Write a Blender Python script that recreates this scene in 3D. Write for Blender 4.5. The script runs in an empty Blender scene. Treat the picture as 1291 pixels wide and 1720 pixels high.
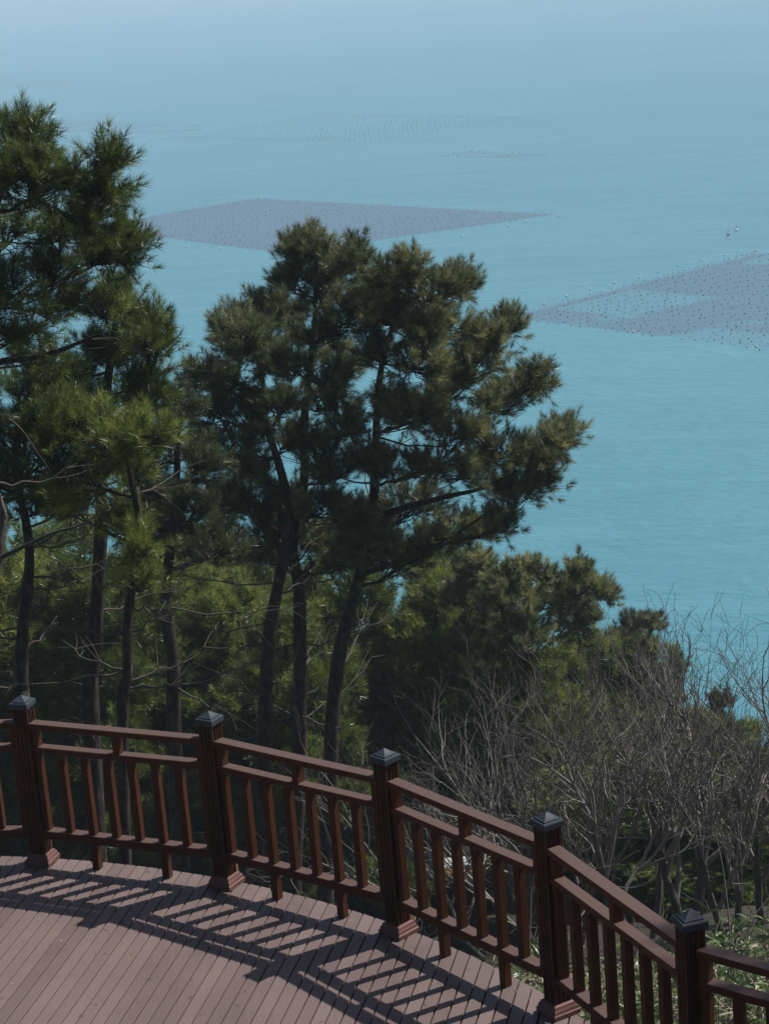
import bpy, math, random
import numpy as np
from mathutils import Matrix, Vector
C = bpy.context.scene
COL = C.collection
R_ = math.radians

# ------------------------------------------------------------------ camera
CAM_H = 5.953
PITCH, ROLL, FPX = 0.262215, -0.080218, 3450.0        # focal length in pixels of a 1291x1720 picture
cp, sp, cr, sr = math.cos(PITCH), math.sin(PITCH), math.cos(ROLL), math.sin(ROLL)
VF = np.array([0, cp, -sp]); _up = np.array([0, sp, cp]); _r = np.array([1.0, 0, 0])
VR = cr*_r + sr*_up; VU = -sr*_r + cr*_up
cd = bpy.data.cameras.new('camera'); cam = bpy.data.objects.new('camera', cd); COL.objects.link(cam)
cd.sensor_fit = 'VERTICAL'; cd.sensor_height = 24.0; cd.lens = 24.0*FPX/1720.0
cd.shift_x = 2.5/1720; cd.shift_y = -3.0/1720
cd.clip_start = 0.1; cd.clip_end = 60000
M = Matrix(((VR[0], VU[0], -VF[0], 0), (VR[1], VU[1], -VF[1], 0), (VR[2], VU[2], -VF[2], CAM_H), (0, 0, 0, 1)))
cam.matrix_world = M
C.camera = cam
C.render.resolution_x = 768; C.render.resolution_y = 1024

def ray(px, py):
    return VF + VR*(px-643.0)/FPX + VU*(857.0-py)/FPX
def at(px, py, y):
    d = ray(px, py); return np.array([0, 0, CAM_H]) + d*(y/d[1])
def on_z(px, py, z):
    d = ray(px, py); return np.array([0, 0, CAM_H]) + d*((z-CAM_H)/d[2])

# ------------------------------------------------------------------ light
SUN_AZ, SUN_EL = 25.4, 51.0          # mathematical azimuth (from +x towards +y)
w = bpy.data.worlds.new('World'); C.world = w; w.use_nodes = True
nt = w.node_tree; nt.nodes.clear()
sky = nt.nodes.new('ShaderNodeTexSky'); sky.sky_type = 'NISHITA'; sky.sun_disc = False
sky.sun_elevation = R_(SUN_EL); sky.sun_rotation = R_(90-SUN_AZ)
sky.air_density = 1.0; sky.dust_density = 1.2; sky.ozone_density = 1.3
bg = nt.nodes.new('ShaderNodeBackground'); bg.inputs[1].default_value = 0.055
wo = nt.nodes.new('ShaderNodeOutputWorld')
nt.links.new(sky.outputs[0], bg.inputs[0]); nt.links.new(bg.outputs[0], wo.inputs[0])
sl = bpy.data.lights.new('sun', 'SUN'); sl.energy = 4.1; sl.angle = R_(0.6); sl.color = (1.0, 0.95, 0.88)
so = bpy.data.objects.new('sun', sl); COL.objects.link(so)
sdir = Vector((math.cos(R_(SUN_EL))*math.cos(R_(SUN_AZ)), math.cos(R_(SUN_EL))*math.sin(R_(SUN_AZ)), math.sin(R_(SUN_EL))))
so.rotation_euler = sdir.to_track_quat('Z', 'Y').to_euler(); so.location = (6, 4, 20)
C.view_settings.view_transform = 'Standard'; C.view_settings.look = 'None'
C.view_settings.exposure = 0.30; C.view_settings.gamma = 1.0
try:
    C.cycles.volume_bounces = 1; C.cycles.max_bounces = 8; C.cycles.transparent_max_bounces = 12
except Exception: pass

# ------------------------------------------------------------------ object helpers
def tag(o, label=None, cat=None, group=None, kind=None):
    if label: o['label'] = label
    if cat: o['category'] = cat
    if group: o['group'] = group
    if kind: o['kind'] = kind
    return o
def empty(name, loc=(0, 0, 0), label=None, cat=None, group=None):
    o = bpy.data.objects.new(name, None); COL.objects.link(o); o.location = loc
    o.empty_display_size = 0.3
    return tag(o, label, cat, group)

class MB:
    """collects vertex/face arrays; build() links ONE mesh object"""
    def __init__(s): s.v = []; s.f = []; s.n = 0; s.tint = []; s.mi = []
    def add(s, verts, faces, tint=0.5, mi=0):
        verts = np.asarray(verts, float).reshape(-1, 3); faces = np.asarray(faces, int)
        s.v.append(verts); s.f.append((faces+s.n, mi)); s.n += len(verts)
        t = np.asarray(tint, float)
        s.tint.append(np.full(len(verts), float(t)) if t.ndim == 0 else t)
    def box(s, c, size, rz=0.0, tint=0.5, rot=None, taper=1.0, bev=0.0):
        hx, hy, hz = [a/2 for a in size]
        if bev > 0:
            b = bev
            P = []
            for z, inset in ((-hz, b), (-hz+b, 0), (hz-b, 0), (hz, b)):
                x, y = hx-inset, hy-inset; xb = hx-b if inset == 0 else x; yb = hy-b if inset == 0 else y
                P += [(-xb, -y, z), (xb, -y, z), (x, -yb, z), (x, yb, z), (xb, y, z), (-xb, y, z), (-x, yb, z), (-x, -yb, z)]
            P = np.array(P); F = []
            for k in range(3):
                for i in range(8):
                    j = (i+1) % 8; F.append((k*8+i, k*8+j, (k+1)*8+j, (k+1)*8+i))
            top = 24
            F += [(top, top+1, top+2, top+7), (top+7, top+2, top+3, top+6), (top+6, top+3, top+4, top+5),
                  (1, 0, 7, 2), (2, 7, 6, 3), (3, 6, 5, 4)]
        else:
            P = np.array([(-hx, -hy, -hz), (hx, -hy, -hz), (hx, hy, -hz), (-hx, hy, -hz),
                          (-hx*taper, -hy*taper, hz), (hx*taper, -hy*taper, hz), (hx*taper, hy*taper, hz), (-hx*taper, hy*taper, hz)])
            F = [(0, 3, 2, 1), (4, 5, 6, 7), (0, 1, 5, 4), (1, 2, 6, 5), (2, 3, 7, 6), (3, 0, 4, 7)]
        if rot is not None: P = P @ np.asarray(rot).T
        elif rz:
            c_, s_ = math.cos(rz), math.sin(rz); P = P @ np.array([[c_, -s_, 0], [s_, c_, 0], [0, 0, 1]]).T
        s.add(P+np.asarray(c, float), F, tint)
    def build(s, name, mats, parent=None, smooth=False):
        me = bpy.data.meshes.new(name)
        V = np.concatenate(s.v).astype(np.float32)
        me.vertices.add(len(V)); me.vertices.foreach_set('co', V.ravel())
        idx = np.concatenate([f.ravel() for f, _ in s.f]).astype(np.int32)
        cnt = np.concatenate([np.full(len(f), f.shape[1]) for f, _ in s.f])
        mi = np.concatenate([np.full(len(f), m) for f, m in s.f]).astype(np.int32)
        st = np.concatenate([[0], np.cumsum(cnt)[:-1]]).astype(np.int32)
        me.loops.add(len(idx)); me.loops.foreach_set('vertex_index', idx)
        me.polygons.add(len(cnt)); me.polygons.foreach_set('loop_start', st)
        me.polygons.foreach_set('material_index', mi)
        me.polygons.foreach_set('use_smooth', np.full(len(cnt), bool(smooth)))
        a = me.attributes.new('tint', 'FLOAT', 'POINT'); a.data.foreach_set('value', np.concatenate(s.tint).astype(np.float32))
        me.update(calc_edges=True)
        for m in (mats if isinstance(mats, (list, tuple)) else [mats]): me.materials.append(m)
        o = bpy.data.objects.new(name, me); COL.objects.link(o)
        if parent is not None: o.parent = parent
        return o

def norm(a): return a/np.maximum(np.linalg.norm(a, axis=-1, keepdims=True), 1e-9)
def tubes(mb, P, Rr, sides=4, tint=0.5, mi=0):
    """P (n,k,3) polylines, Rr (n,k) radii"""
    P = np.asarray(P, float); Rr = np.asarray(Rr, float)
    if P.ndim == 2: P = P[None]; Rr = Rr[None]
    n, k, _ = P.shape
    if n == 0: return
    T = norm(np.gradient(P, axis=1))
    m = norm(P[:, -1]-P[:, 0]); ref = np.where(np.abs(m[:, 2:3]) > 0.8, np.array([[1.0, 0.13, 0]]), np.array([[0.1, 0, 1.0]]))[:, None, :]
    A = norm(np.cross(T, ref)); B = np.cross(T, A)
    th = np.arange(sides)*2*math.pi/sides
    V = P[:, :, None, :] + Rr[:, :, None, None]*(A[:, :, None, :]*np.cos(th)[None, None, :, None]+B[:, :, None, :]*np.sin(th)[None, None, :, None])
    base = (np.arange(n)[:, None, None]*k+np.arange(k-1)[None, :, None])*sides
    i = np.arange(sides)[None, None, :]; j = (i+1) % sides
    F = np.stack([base+i, base+j, base+sides+j, base+sides+i], -1).reshape(-1, 4)
    t = tint if np.ndim(tint) == 0 else np.repeat(tint, k*sides)
    mb.add(V.reshape(-1, 3), F, t, mi)
def spline(pts, n):
    """Catmull-Rom through pts, n samples"""
    p = np.asarray(pts, float); p = np.vstack([2*p[0]-p[1], p, 2*p[-1]-p[-2]])
    m = len(p)-3; u = np.linspace(0, m-1e-6, n); i = u.astype(int); t = (u-i)[:, None]
    a, b, c, d = p[i], p[i+1], p[i+2], p[i+3]
    return 0.5*((2*b)+(c-a)*t+(2*a-5*b+4*c-d)*t**2+(3*b-3*c+d-a)*t**3)

# ------------------------------------------------------------------ materials
def new_mat(name):
    m = bpy.data.materials.new(name); m.use_nodes = True; n = m.node_tree
    b = n.nodes['Principled BSDF']; return m, n, b
def N(n, t, **kw):
    x = n.nodes.new(t)
    for k, v in kw.items(): setattr(x, k, v)
    return x
def mix_col(n, fac, a, b, mode='MIX'):
    x = N(n, 'ShaderNodeMix', data_type='RGBA', blend_type=mode)
    for s, v in ((0, fac), (6, a), (7, b)):
        if hasattr(v, 'is_linked') or hasattr(v, 'links'): n.links.new(v, x.inputs[s])
        else: x.inputs[s].default_value = v if s == 0 else (*v, 1)
    return x.outputs[2]
def noise(n, scale, detail=4, rough=0.55, vec=None, dist=0.0):
    x = N(n, 'ShaderNodeTexNoise'); x.inputs['Scale'].default_value = scale; x.inputs['Detail'].default_value = detail
    x.inputs['Roughness'].default_value = rough; x.inputs['Distortion'].default_value = dist
    if vec is not None: n.links.new(vec, x.inputs['Vector'])
    return x.outputs['Fac']
def ramp(n, src, stops):
    x = N(n, 'ShaderNodeValToRGB'); e = x.color_ramp.elements
    while len(e) < len(stops): e.new(0.5)
    for el, (p, c) in zip(e, stops):
        el.position = p; el.color = (*c, 1) if len(c) == 3 else c
    n.links.new(src, x.inputs[0]); return x.outputs[0]
def coords(n, scale=(1, 1, 1), rz=0.0, kind='Object'):
    tc = N(n, 'ShaderNodeTexCoord'); mp = N(n, 'ShaderNodeMapping')
    mp.inputs['Scale'].default_value = scale; mp.inputs['Rotation'].default_value = (0, 0, rz)
    n.links.new(tc.outputs[kind], mp.inputs[0]); return mp.outputs[0]
def bump(n, b, src, strength, dist=0.01):
    x = N(n, 'ShaderNodeBump'); x.inputs['Strength'].default_value = strength; x.inputs['Distance'].default_value = dist
    n.links.new(src, x.inputs['Height']); n.links.new(x.outputs[0], b.inputs['Normal'])
def attr(n, name='tint'):
    x = N(n, 'ShaderNodeAttribute', attribute_name=name); return x.outputs['Fac']

BOARD_ANG = R_(-103.4)
def mat_deck():
    m, n, b = new_mat('composite deck boards')
    v = coords(n, (60, 3, 3), -(BOARD_ANG-R_(90)))
    g = noise(n, 1.0, 5, 0.6, v)
    s = noise(n, 1.7, 4, 0.6, coords(n))
    t = attr(n)
    c = ramp(n, t, [(0.0, (0.140, 0.098, 0.092)), (1.0, (0.200, 0.145, 0.137))])
    c = mix_col(n, 0.2, c, ramp(n, g, [(0.3, (0.12, 0.085, 0.08)), (0.7, (0.21, 0.155, 0.148))]))
    c = mix_col(n, 0.22, c, ramp(n, s, [(0.35, (0.11, 0.08, 0.078)), (0.65, (0.23, 0.175, 0.165))]))
    n.links.new(c, b.inputs['Base Color']); b.inputs['Roughness'].default_value = 0.5
    bump(n, b, g, 0.25, 0.002); return m
def mat_paint(name, a, c2, rough=0.36, bumps=0.15, top_sheen=None, spec=0.3):
    m, n, b = new_mat(name)
    g = noise(n, 6.0, 4, 0.6, coords(n)); f = noise(n, 160.0, 3, 0.6, coords(n))
    c = ramp(n, g, [(0.3, a), (0.7, c2)])
    if top_sheen:                                   # greyish sheen of upper faces, painted into the colour
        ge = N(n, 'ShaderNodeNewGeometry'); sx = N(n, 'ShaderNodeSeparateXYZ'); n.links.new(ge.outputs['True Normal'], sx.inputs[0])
        k = ramp(n, sx.outputs[2], [(0.75, (0.0,)*3), (0.97, (0.85,)*3)]); c = mix_col(n, k, c, top_sheen)
    if top_sheen:                                   # chips and droppings
        v = N(n, 'ShaderNodeTexVoronoi'); v.inputs['Scale'].default_value = 7; n.links.new(coords(n), v.inputs['Vector'])
        c = mix_col(n, ramp(n, v.outputs['Distance'], [(0.022, (0.8,)*3), (0.036, (0.0,)*3)]), c, (0.34, 0.28, 0.25))
    n.links.new(c, b.inputs['Base Color'])
    r = ramp(n, noise(n, 14.0, 4, 0.6, coords(n)), [(0.3, (rough-.06,)*3), (0.7, (rough+.12,)*3)])
    b.inputs['Specular IOR Level'].default_value = spec
    n.links.new(r, b.inputs['Roughness']); bump(n, b, f, bumps, 0.002); return m
def mat_bark(name, dark, light, scale=7.0):
    m, n, b = new_mat(name)
    v = coords(n, (1, 1, 0.32))
    vo = N(n, 'ShaderNodeTexVoronoi'); vo.inputs['Scale'].default_value = scale*3.2; n.links.new(v, vo.inputs['Vector'])
    g = noise(n, scale*2.5, 6, 0.7, v, 0.6)
    c = ramp(n, g, [(0.3, dark), (0.62, light)])
    c = mix_col(n, ramp(n, vo.outputs['Distance'], [(0.1, (0.0,)*3), (0.6, (0.6,)*3)]), c, dark)
    n.links.new(c, b.inputs['Base Color']); b.inputs['Roughness'].default_value = 0.9
    b.inputs['Specular IOR Level'].default_value = 0.2
    bump(n, b, g, 0.9, 0.03); return m
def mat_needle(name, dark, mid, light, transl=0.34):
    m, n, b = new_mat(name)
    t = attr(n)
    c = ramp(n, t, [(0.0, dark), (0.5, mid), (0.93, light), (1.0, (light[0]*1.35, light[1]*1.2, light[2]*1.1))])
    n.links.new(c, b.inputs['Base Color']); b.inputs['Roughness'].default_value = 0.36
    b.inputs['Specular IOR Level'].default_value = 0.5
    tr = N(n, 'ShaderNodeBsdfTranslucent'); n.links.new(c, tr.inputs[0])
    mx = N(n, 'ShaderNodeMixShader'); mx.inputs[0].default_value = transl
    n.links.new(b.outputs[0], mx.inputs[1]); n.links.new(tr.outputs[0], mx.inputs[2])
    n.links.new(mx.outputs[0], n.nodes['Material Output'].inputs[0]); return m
def mat_tinted(name, lo, hi, rough=0.6, transl=0.0):
    m, n, b = new_mat(name); c = ramp(n, attr(n), [(0.0, lo), (1.0, hi)])
    n.links.new(c, b.inputs['Base Color']); b.inputs['Roughness'].default_value = rough
    if transl:
        tr = N(n, 'ShaderNodeBsdfTranslucent'); n.links.new(c, tr.inputs[0])
        mx = N(n, 'ShaderNodeMixShader'); mx.inputs[0].default_value = transl
        n.links.new(b.outputs[0], mx.inputs[1]); n.links.new(tr.outputs[0], mx.inputs[2])
        n.links.new(mx.outputs[0], n.nodes['Material Output'].inputs[0])
    return m
def mat_plain(name, col, rough=0.5, metal=0.0):
    m, n, b = new_mat(name); g = noise(n, 9.0, 4, 0.6, coords(n))
    c = ramp(n, g, [(0.3, tuple(x*0.82 for x in col)), (0.7, col)]); n.links.new(c, b.inputs['Base Color'])
    b.inputs['Roughness'].default_value = rough; b.inputs['Metallic'].default_value = metal; return m

M_deck = mat_deck()
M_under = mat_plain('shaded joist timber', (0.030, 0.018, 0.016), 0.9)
M_rail = mat_paint('brown painted rail', (0.062, 0.022, 0.010), (0.086, 0.030, 0.013), 0.50, top_sheen=(0.120, 0.082, 0.076), spec=0.15)
M_post = mat_paint('brown fluted post', (0.050, 0.019, 0.010), (0.070, 0.026, 0.013), 0.5, spec=0.15)
M_base = mat_paint('reddish brown moulding', (0.13, 0.058, 0.050), (0.17, 0.078, 0.068), 0.5, spec=0.25)
M_cap = mat_paint('blue grey cap', (0.034, 0.046, 0.060), (0.046, 0.060, 0.076), 0.6, spec=0.3)
M_oldwood = mat_paint('weathered block', (0.17, 0.095, 0.05), (0.26, 0.16, 0.09), 0.6)
M_bark = mat_bark('pine bark', (0.016, 0.012, 0.010), (0.115, 0.095, 0.080), 4.5)
M_barkgrey = mat_bark('grey bark', (0.06, 0.052, 0.045), (0.20, 0.18, 0.165), 9.0)
M_dead = mat_plain('bare dead branch', (0.10, 0.085, 0.07), 0.9)
M_twig = None
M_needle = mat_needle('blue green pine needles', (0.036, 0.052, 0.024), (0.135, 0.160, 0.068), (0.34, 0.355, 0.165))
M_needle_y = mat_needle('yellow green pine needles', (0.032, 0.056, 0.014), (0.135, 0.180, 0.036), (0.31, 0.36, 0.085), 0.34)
M_cone = mat_plain('pine cone scales', (0.035, 0.022, 0.018), 0.8)

# ------------------------------------------------------------------ ground
SEA_Z = -60.0
def ground_z(x, y):
    x = np.asarray(x, float); y = np.asarray(y, float)
    z = -1.3-0.56*np.clip(y-12.5, 0, 9.5)-0.425*np.clip(y-22.0, 0, 1e9)
    road = 1/(1+np.exp(-(y-44.0)/1.2)) * 1/(1+np.exp((y-52.5)/1.2))
    zr = -16.3
    z = z*(1-road)+zr*road
    z = z+0.22*np.sin(x*0.7+y*0.35)+0.15*np.sin(x*1.9-y*1.1)*(1-road)+0.5*np.sin(x*0.11+1.0)*(y > 13)*np.clip((y-13)/15, 0, 1)*(1-road)
    return np.maximum(z, SEA_Z-4)
def grid_mesh(name, xs, ys, zf, mat):
    X, Y = np.meshgrid(xs, ys); Z = zf(X, Y)
    V = np.stack([X, Y, Z], -1).reshape(-1, 3); nx = len(xs); ny = len(ys)
    i = (np.arange(ny-1)[:, None]*nx+np.arange(nx-1)[None, :]).ravel()
    mb = MB(); mb.add(V, np.stack([i, i+1, i+nx+1, i+nx], -1)); return mb.build(name, mat, smooth=True)
def mat_ground():
    m, n, b = new_mat('leaf litter soil')
    g = noise(n, 1.3, 6, 0.7, coords(n)); h = noise(n, 14.0, 5, 0.7, coords(n))
    c = ramp(n, g, [(0.3, (0.022, 0.018, 0.012)), (0.5, (0.045, 0.036, 0.024)), (0.7, (0.03, 0.034, 0.016))])
    c = mix_col(n, 0.5, c, ramp(n, h, [(0.35, (0.02, 0.016, 0.01)), (0.7, (0.06, 0.047, 0.032))]))
    n.links.new(c, b.inputs['Base Color']); b.inputs['Roughness'].default_value = 0.95
    bump(n, b, h, 0.8, 0.08); return m
xs = np.concatenate([np.linspace(-400, -34, 24), np.linspace(-32, 32, 100), np.linspace(34, 400, 24)])
ys = np.concatenate([np.linspace(-60, 10, 12), np.linspace(11, 60, 100), np.linspace(62, 145, 40)])
tag(grid_mesh('hillside', xs, ys, ground_z, mat_ground()), kind='structure')
ROAD_Z = -16.3
def mat_road():
    m, n, b = new_mat('grey asphalt'); g = noise(n, 30, 5, 0.7, coords(n))
    n.links.new(ramp(n, g, [(0.3, (0.04, 0.04, 0.042)), (0.7, (0.075, 0.075, 0.078))]), b.inputs['Base Color'])
    b.inputs['Roughness'].default_value = 0.85; return m
rb = MB(); rb.box((0, 48.2, ROAD_Z+0.22), (160, 5.4, 0.5)); tag(rb.build('road', mat_road()), kind='structure')

# ------------------------------------------------------------------ sea
def mat_sea():
    m, n, b = new_mat('sea water')
    v = coords(n, (0.45, 1.0, 1.0), R_(8))
    w1 = noise(n, 0.55, 5, 0.62, v, 0.4); w2 = noise(n, 0.07, 4, 0.6, v, 0.6); w3 = noise(n, 0.006, 5, 0.6, v, 0.8)
    c = ramp(n, w3, [(0.3, (0.054, 0.225, 0.288)), (0.7, (0.082, 0.285, 0.355))])
    c = mix_col(n, ramp(n, w2, [(0.35, (0.0,)*3), (0.75, (0.5,)*3)]), c, (0.115, 0.325, 0.40))
    n.links.new(c, b.inputs['Base Color']); b.inputs['Roughness'].default_value = 0.34; b.inputs['IOR'].default_value = 1.33
    ad = N(n, 'ShaderNodeMath', operation='ADD'); ml = N(n, 'ShaderNodeMath', operation='MULTIPLY'); ml.inputs[1].default_value = 2.5
    n.links.new(w2, ml.inputs[0]); n.links.new(ml.outputs[0], ad.inputs[0]); n.links.new(w1, ad.inputs[1])
    bump(n, b, ad.outputs[0], 0.62, 0.9); return m
sb = MB(); SR = 14000
sb.add([(-SR, 60, SEA_Z), (SR, 60, SEA_Z), (SR, SR, SEA_Z), (-SR, SR, SEA_Z)], [(0, 1, 2, 3)])
tag(sb.build('sea', mat_sea()), kind='structure')

# ------------------------------------------------------------------ laver farms on the sea
def mat_net(seed, holes, dens):
    m, n, b = new_mat('seaweed net'); m.blend_method = 'BLEND' if hasattr(m, 'blend_method') else None
    v = coords(n, (0.035, 0.10, 1), 0.0); mp = v
    g = noise(n, 1.0, 4, 0.6, v, 0.3); h = noise(n, 1.2, 4, 0.7, coords(n, (0.9, 2.0, 1)))
    b.inputs['Base Color'].default_value = (0.105, 0.075, 0.125, 1); b.inputs['Roughness'].default_value = 0.55
    n.links.new(mix_col(n, h, (0.095, 0.10, 0.19), (0.185, 0.18, 0.30)), b.inputs['Base Color'])
    a = ramp(n, g, [(holes-0.07, (0.06,)*3), (holes+0.05, (dens,)*3)])
    a2 = ramp(n, h, [(0.3, (0.55,)*3), (0.65, (1.0,)*3)])
    edge = attr(n)
    m1 = N(n, 'ShaderNodeMath', operation='MULTIPLY'); n.links.new(a, m1.inputs[0]); n.links.new(a2, m1.inputs[1])
    m2 = N(n, 'ShaderNodeMath', operation='MULTIPLY'); n.links.new(m1.outputs[0], m2.inputs[0]); n.links.new(edge, m2.inputs[1])
    n.links.new(m2.outputs[0], b.inputs['Alpha']); return m
def ball(mb, c, r, tint=0.5, seg=6):
    th = np.arange(seg)*2*math.pi/seg; V = [(0, 0, -r*0.5)]
    for e in (-0.1, 0.75): V += [(r*math.cos(e)*math.cos(t), r*math.cos(e)*math.sin(t), r*math.sin(e)) for t in th]
    V.append((0, 0, r)); F = []
    T = [(0, 1+(i+1) % seg, 1+i) for i in range(seg)]+[(len(V)-1, 1+seg+i, 1+seg+(i+1) % seg) for i in range(seg)]
    Q = [(1+i, 1+(i+1) % seg, 1+seg+(i+1) % seg, 1+seg+i) for i in range(seg)]
    V = np.array(V)+np.array(c); n0 = mb.n
    mb.add(V, T, tint); mb.f.append((np.array(Q)+n0, 0))
M_white = mat_plain('white float', (0.75, 0.76, 0.76), 0.5)
M_black = mat_plain('black float', (0.03, 0.03, 0.04), 0.5)
def farm(corners, label, rows, cols, white, holes=0.4, dens=0.7, band=None, seed=1, fr=0.30, wr=0.5):
    """corners: four picture-measured corners taken down to the water: left, far, right, near"""
    rng = np.random.default_rng(seed)
    P = [on_z(*c, SEA_Z) for c in corners]; ctr = sum(P)/4
    t = empty('seaweed_farm', tuple(ctr), label, 'seaweed farm')
    L = [p-ctr for p in P]
    def uv(u, v): return (L[0]*(1-u)*(1-v)+L[1]*u*(1-v)+L[2]*u*v+L[3]*(1-u)*v)
    nu, nv = 110, 48; V = []; T = []
    for j in range(nv+1):
        for i in range(nu+1):
            u, v = i/nu, j/nv; V.append(uv(u, v)+np.array([0, 0, 0.06]))
            e = min(u, 1-u, v, 1-v); val = min(1.0, e*60)*(0.5+0.5*(i % 2))
            if band is not None: val *= band(u, v)
            T.append(val)
    F = [(j*(nu+1)+i, j*(nu+1)+i+1, (j+1)*(nu+1)+i+1, (j+1)*(nu+1)+i) for j in range(nv) for i in range(nu)]
    mb = MB(); mb.add(V, F, np.array(T)); o = mb.build('net', mat_net(seed, holes, dens), t)
    fb = MB()
    for i in range(rows+1):
        for j in range(cols+1):
            if rng.random() < 0.12: continue
            p = uv(i/rows, j/cols)+np.array([rng.normal(0, .25), rng.normal(0, .5), 0.12]); ball(fb, p, fr*rng.uniform(.7, 1.2))
    tag(fb.build('row_floats', M_black, t), 'tiny dark floats strung along the net rows', kind='stuff')
    for (px, py) in white:
        p = on_z(px, py, SEA_Z)-ctr
        wb = MB(); ball(wb, (0, 0, 0.15), wr, seg=8); wb.box((0, 0, -0.1), (wr*0.5, wr*0.5, 0.5)); o = wb.build('edge_float', M_white, t, smooth=True); o.location = tuple(p)
    return t
farm([(138, 382), (425, 333), (940, 360), (480, 427)], 'nearly solid mauve seaweed farm spread on the water above the middle pines', 36, 40,
     [(216, 370), (237, 367), (325, 345), (336, 343), (406, 334), (436, 333), (470, 336), (552, 339), (642, 344), (703, 346), (800, 350), (854, 381), (776, 398), (706, 411), (883, 373), (282, 411), (370, 419), (315, 416), (258, 409), (938, 364)],
     holes=0.12, dens=0.62, seed=3, fr=0.13, wr=0.32)
def band2(u, v):
    k = 0.30
    if u < 0.13 and v < 0.62: k = 1.0
    if v < 0.05: k = 0.95
    if 0.42 < u < 0.84 and 0.06 < v < 0.5: k = 1.0
    if 0.12 < u < 0.45 and 0.33 < v < 0.9: k = 0.95
    return k
farm([(846, 533), (1268, 424), (2050, 470), (1300, 590)], 'patchy purple seaweed farm at the right edge with dotted float rows and white corner buoys', 48, 22,
     [(872, 524), (912, 512), (951, 499), (991, 487), (1031, 476), (1073, 467), (1104, 458), (1138, 447), (1177, 439), (1216, 430), (1270, 422), (1063, 559), (1270, 584)],
     holes=0.36, dens=0.55, seed=5, fr=0.15, wr=0.27, band=band2)
farm([(255, 236), (545, 191), (885, 197), (640, 238)], 'faint distant seaweed farm of thin dotted lines below the haze', 16, 48,
     [(355, 219), (880, 200), (608, 246)], holes=0.62, dens=0.3, seed=8, fr=0.19, wr=0.42, band=lambda u, v: 1.0 if (u < 0.14 or (u > 0.9)) else 0.0)
farm([(60, 222), (90, 201), (350, 210), (330, 226)], 'faint far seaweed strip just right of the tallest left pine tips', 3, 12, [(72, 193)], holes=0.52, dens=0.35, seed=9, fr=0.2, wr=0.5)
farm([(-60, 140), (0, 132), (150, 137), (90, 150)], 'farthest pale seaweed strip at the upper left edge', 2, 8, [(5, 131)], holes=0.5, dens=0.3, seed=10, fr=0.3, wr=0.8)
farm([(730, 262), (790, 254), (930, 260), (860, 267)], 'thin faint seaweed strip right of the faint dotted farm', 2, 10, [(712, 267), (912, 232)], holes=0.5, dens=0.35, seed=11, fr=0.2, wr=0.4)
def lone_buoy(px, py, mat, label):
    p = on_z(px, py, SEA_Z); t = empty('buoy', tuple(p), label, 'buoy', 'lone buoys on the sea')
    b_ = MB(); ball(b_, (0, 0, 0.15), 0.42, seg=10); b_.build('float', mat, t, smooth=True)
    b_ = MB(); tubes(b_, [[(0, 0, 0.7), (0, 0, 1.5)]], [[0.06, 0.05]], 5); b_.build('mast', M_black, t)
lone_buoy(1236, 388, M_white, 'small white buoy floating above the right seaweed farm')
lone_buoy(1222, 396, M_black, 'small dark buoy floating beside the white buoy at the right')

# ------------------------------------------------------------------ deck
CX, CY, CRR = -4.4196, 7.6464, 6.0335
EDGE = 6.095
P4 = np.array([1.3626, 9.3673]); D5 = np.array([0.766, -0.643]); P5 = P4+D5*1.46; P6 = P5+D5*1.46
th4 = math.atan2(P4[1]-CY, P4[0]-CX)
poly = [(CX+EDGE*math.cos(a), CY+EDGE*math.sin(a)) for a in np.linspace(th4+0.012, math.pi*1.5, 150)]
nrm5 = np.array([0.643, 0.766])
q = P6+D5*3+nrm5*0.075
poly = [tuple(P4+nrm5*0.075), ] + poly + [(1.0, CY-EDGE), (float(q[0]), CY-EDGE), (float(q[0]), float(q[1]))]
poly = np.array(poly)
def deck_boards():
    mb = MB(); d = np.array([math.cos(BOARD_ANG), math.sin(BOARD_ANG)]); nn = np.array([-d[1], d[0]])
    if nn[0] < 0: nn = -nn
    def span(o):
        ts = []
        for i in range(len(poly)):
            a, b = poly[i], poly[(i+1) % len(poly)]; oa, ob = a@nn-o, b@nn-o
            if oa*ob < 0: s = oa/(oa-ob); ts.append((a+(b-a)*s)@d)
        return (min(ts), max(ts)) if len(ts) > 1 else None
    offs = poly@nn; pitch = 0.0881; gap = 0.0105; rng = random.Random(4)
    o = math.floor(offs.min()/pitch)*pitch+0.02; i = 0
    while o < offs.max():
        a, b = span(o+gap/2), span(o+pitch-gap/2)
        if a and b:
            p = [nn*(o+gap/2)+d*a[0], nn*(o+gap/2)+d*a[1], nn*(o+pitch-gap/2)+d*b[1], nn*(o+pitch-gap/2)+d*b[0]]
            V = [(*x, z) for z in (-0.026, 0.0) for x in p]
            # inset top for a small rounded edge
            c = (nn*(o+pitch/2)); e = 0.0022
            top = [(*(p[0]+nn*e), 0.0), (*(p[1]+nn*e), 0.0), (*(p[2]-nn*e), 0.0), (*(p[3]-nn*e), 0.0)]
            V = [(*x, -0.026) for x in p]+[(*x, -0.003) for x in p]+top
            F = [(0, 1, 2, 3)]+[(k, (k+1) % 4, 4+(k+1) % 4, 4+k) for k in range(4)]+[(4+k, 4+(k+1) % 4, 8+(k+1) % 4, 8+k) for k in range(4)]+[(8, 9, 10, 11)]
            mb.add(V, F, rng.random())
        o += pitch; i += 1
    return mb
dk = empty('wooden_deck', (CX, CY, 0), 'round terrace floor of narrow reddish brown composite boards inside the railing', 'deck')
dk['kind'] = 'structure'
o = deck_boards().build('floor_boards', M_deck, dk); o.location = (-CX, -CY, 0)
mb = MB(); np_ = len(poly)
inner = poly+(np.array([CX, CY])-poly)*0.012
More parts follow.
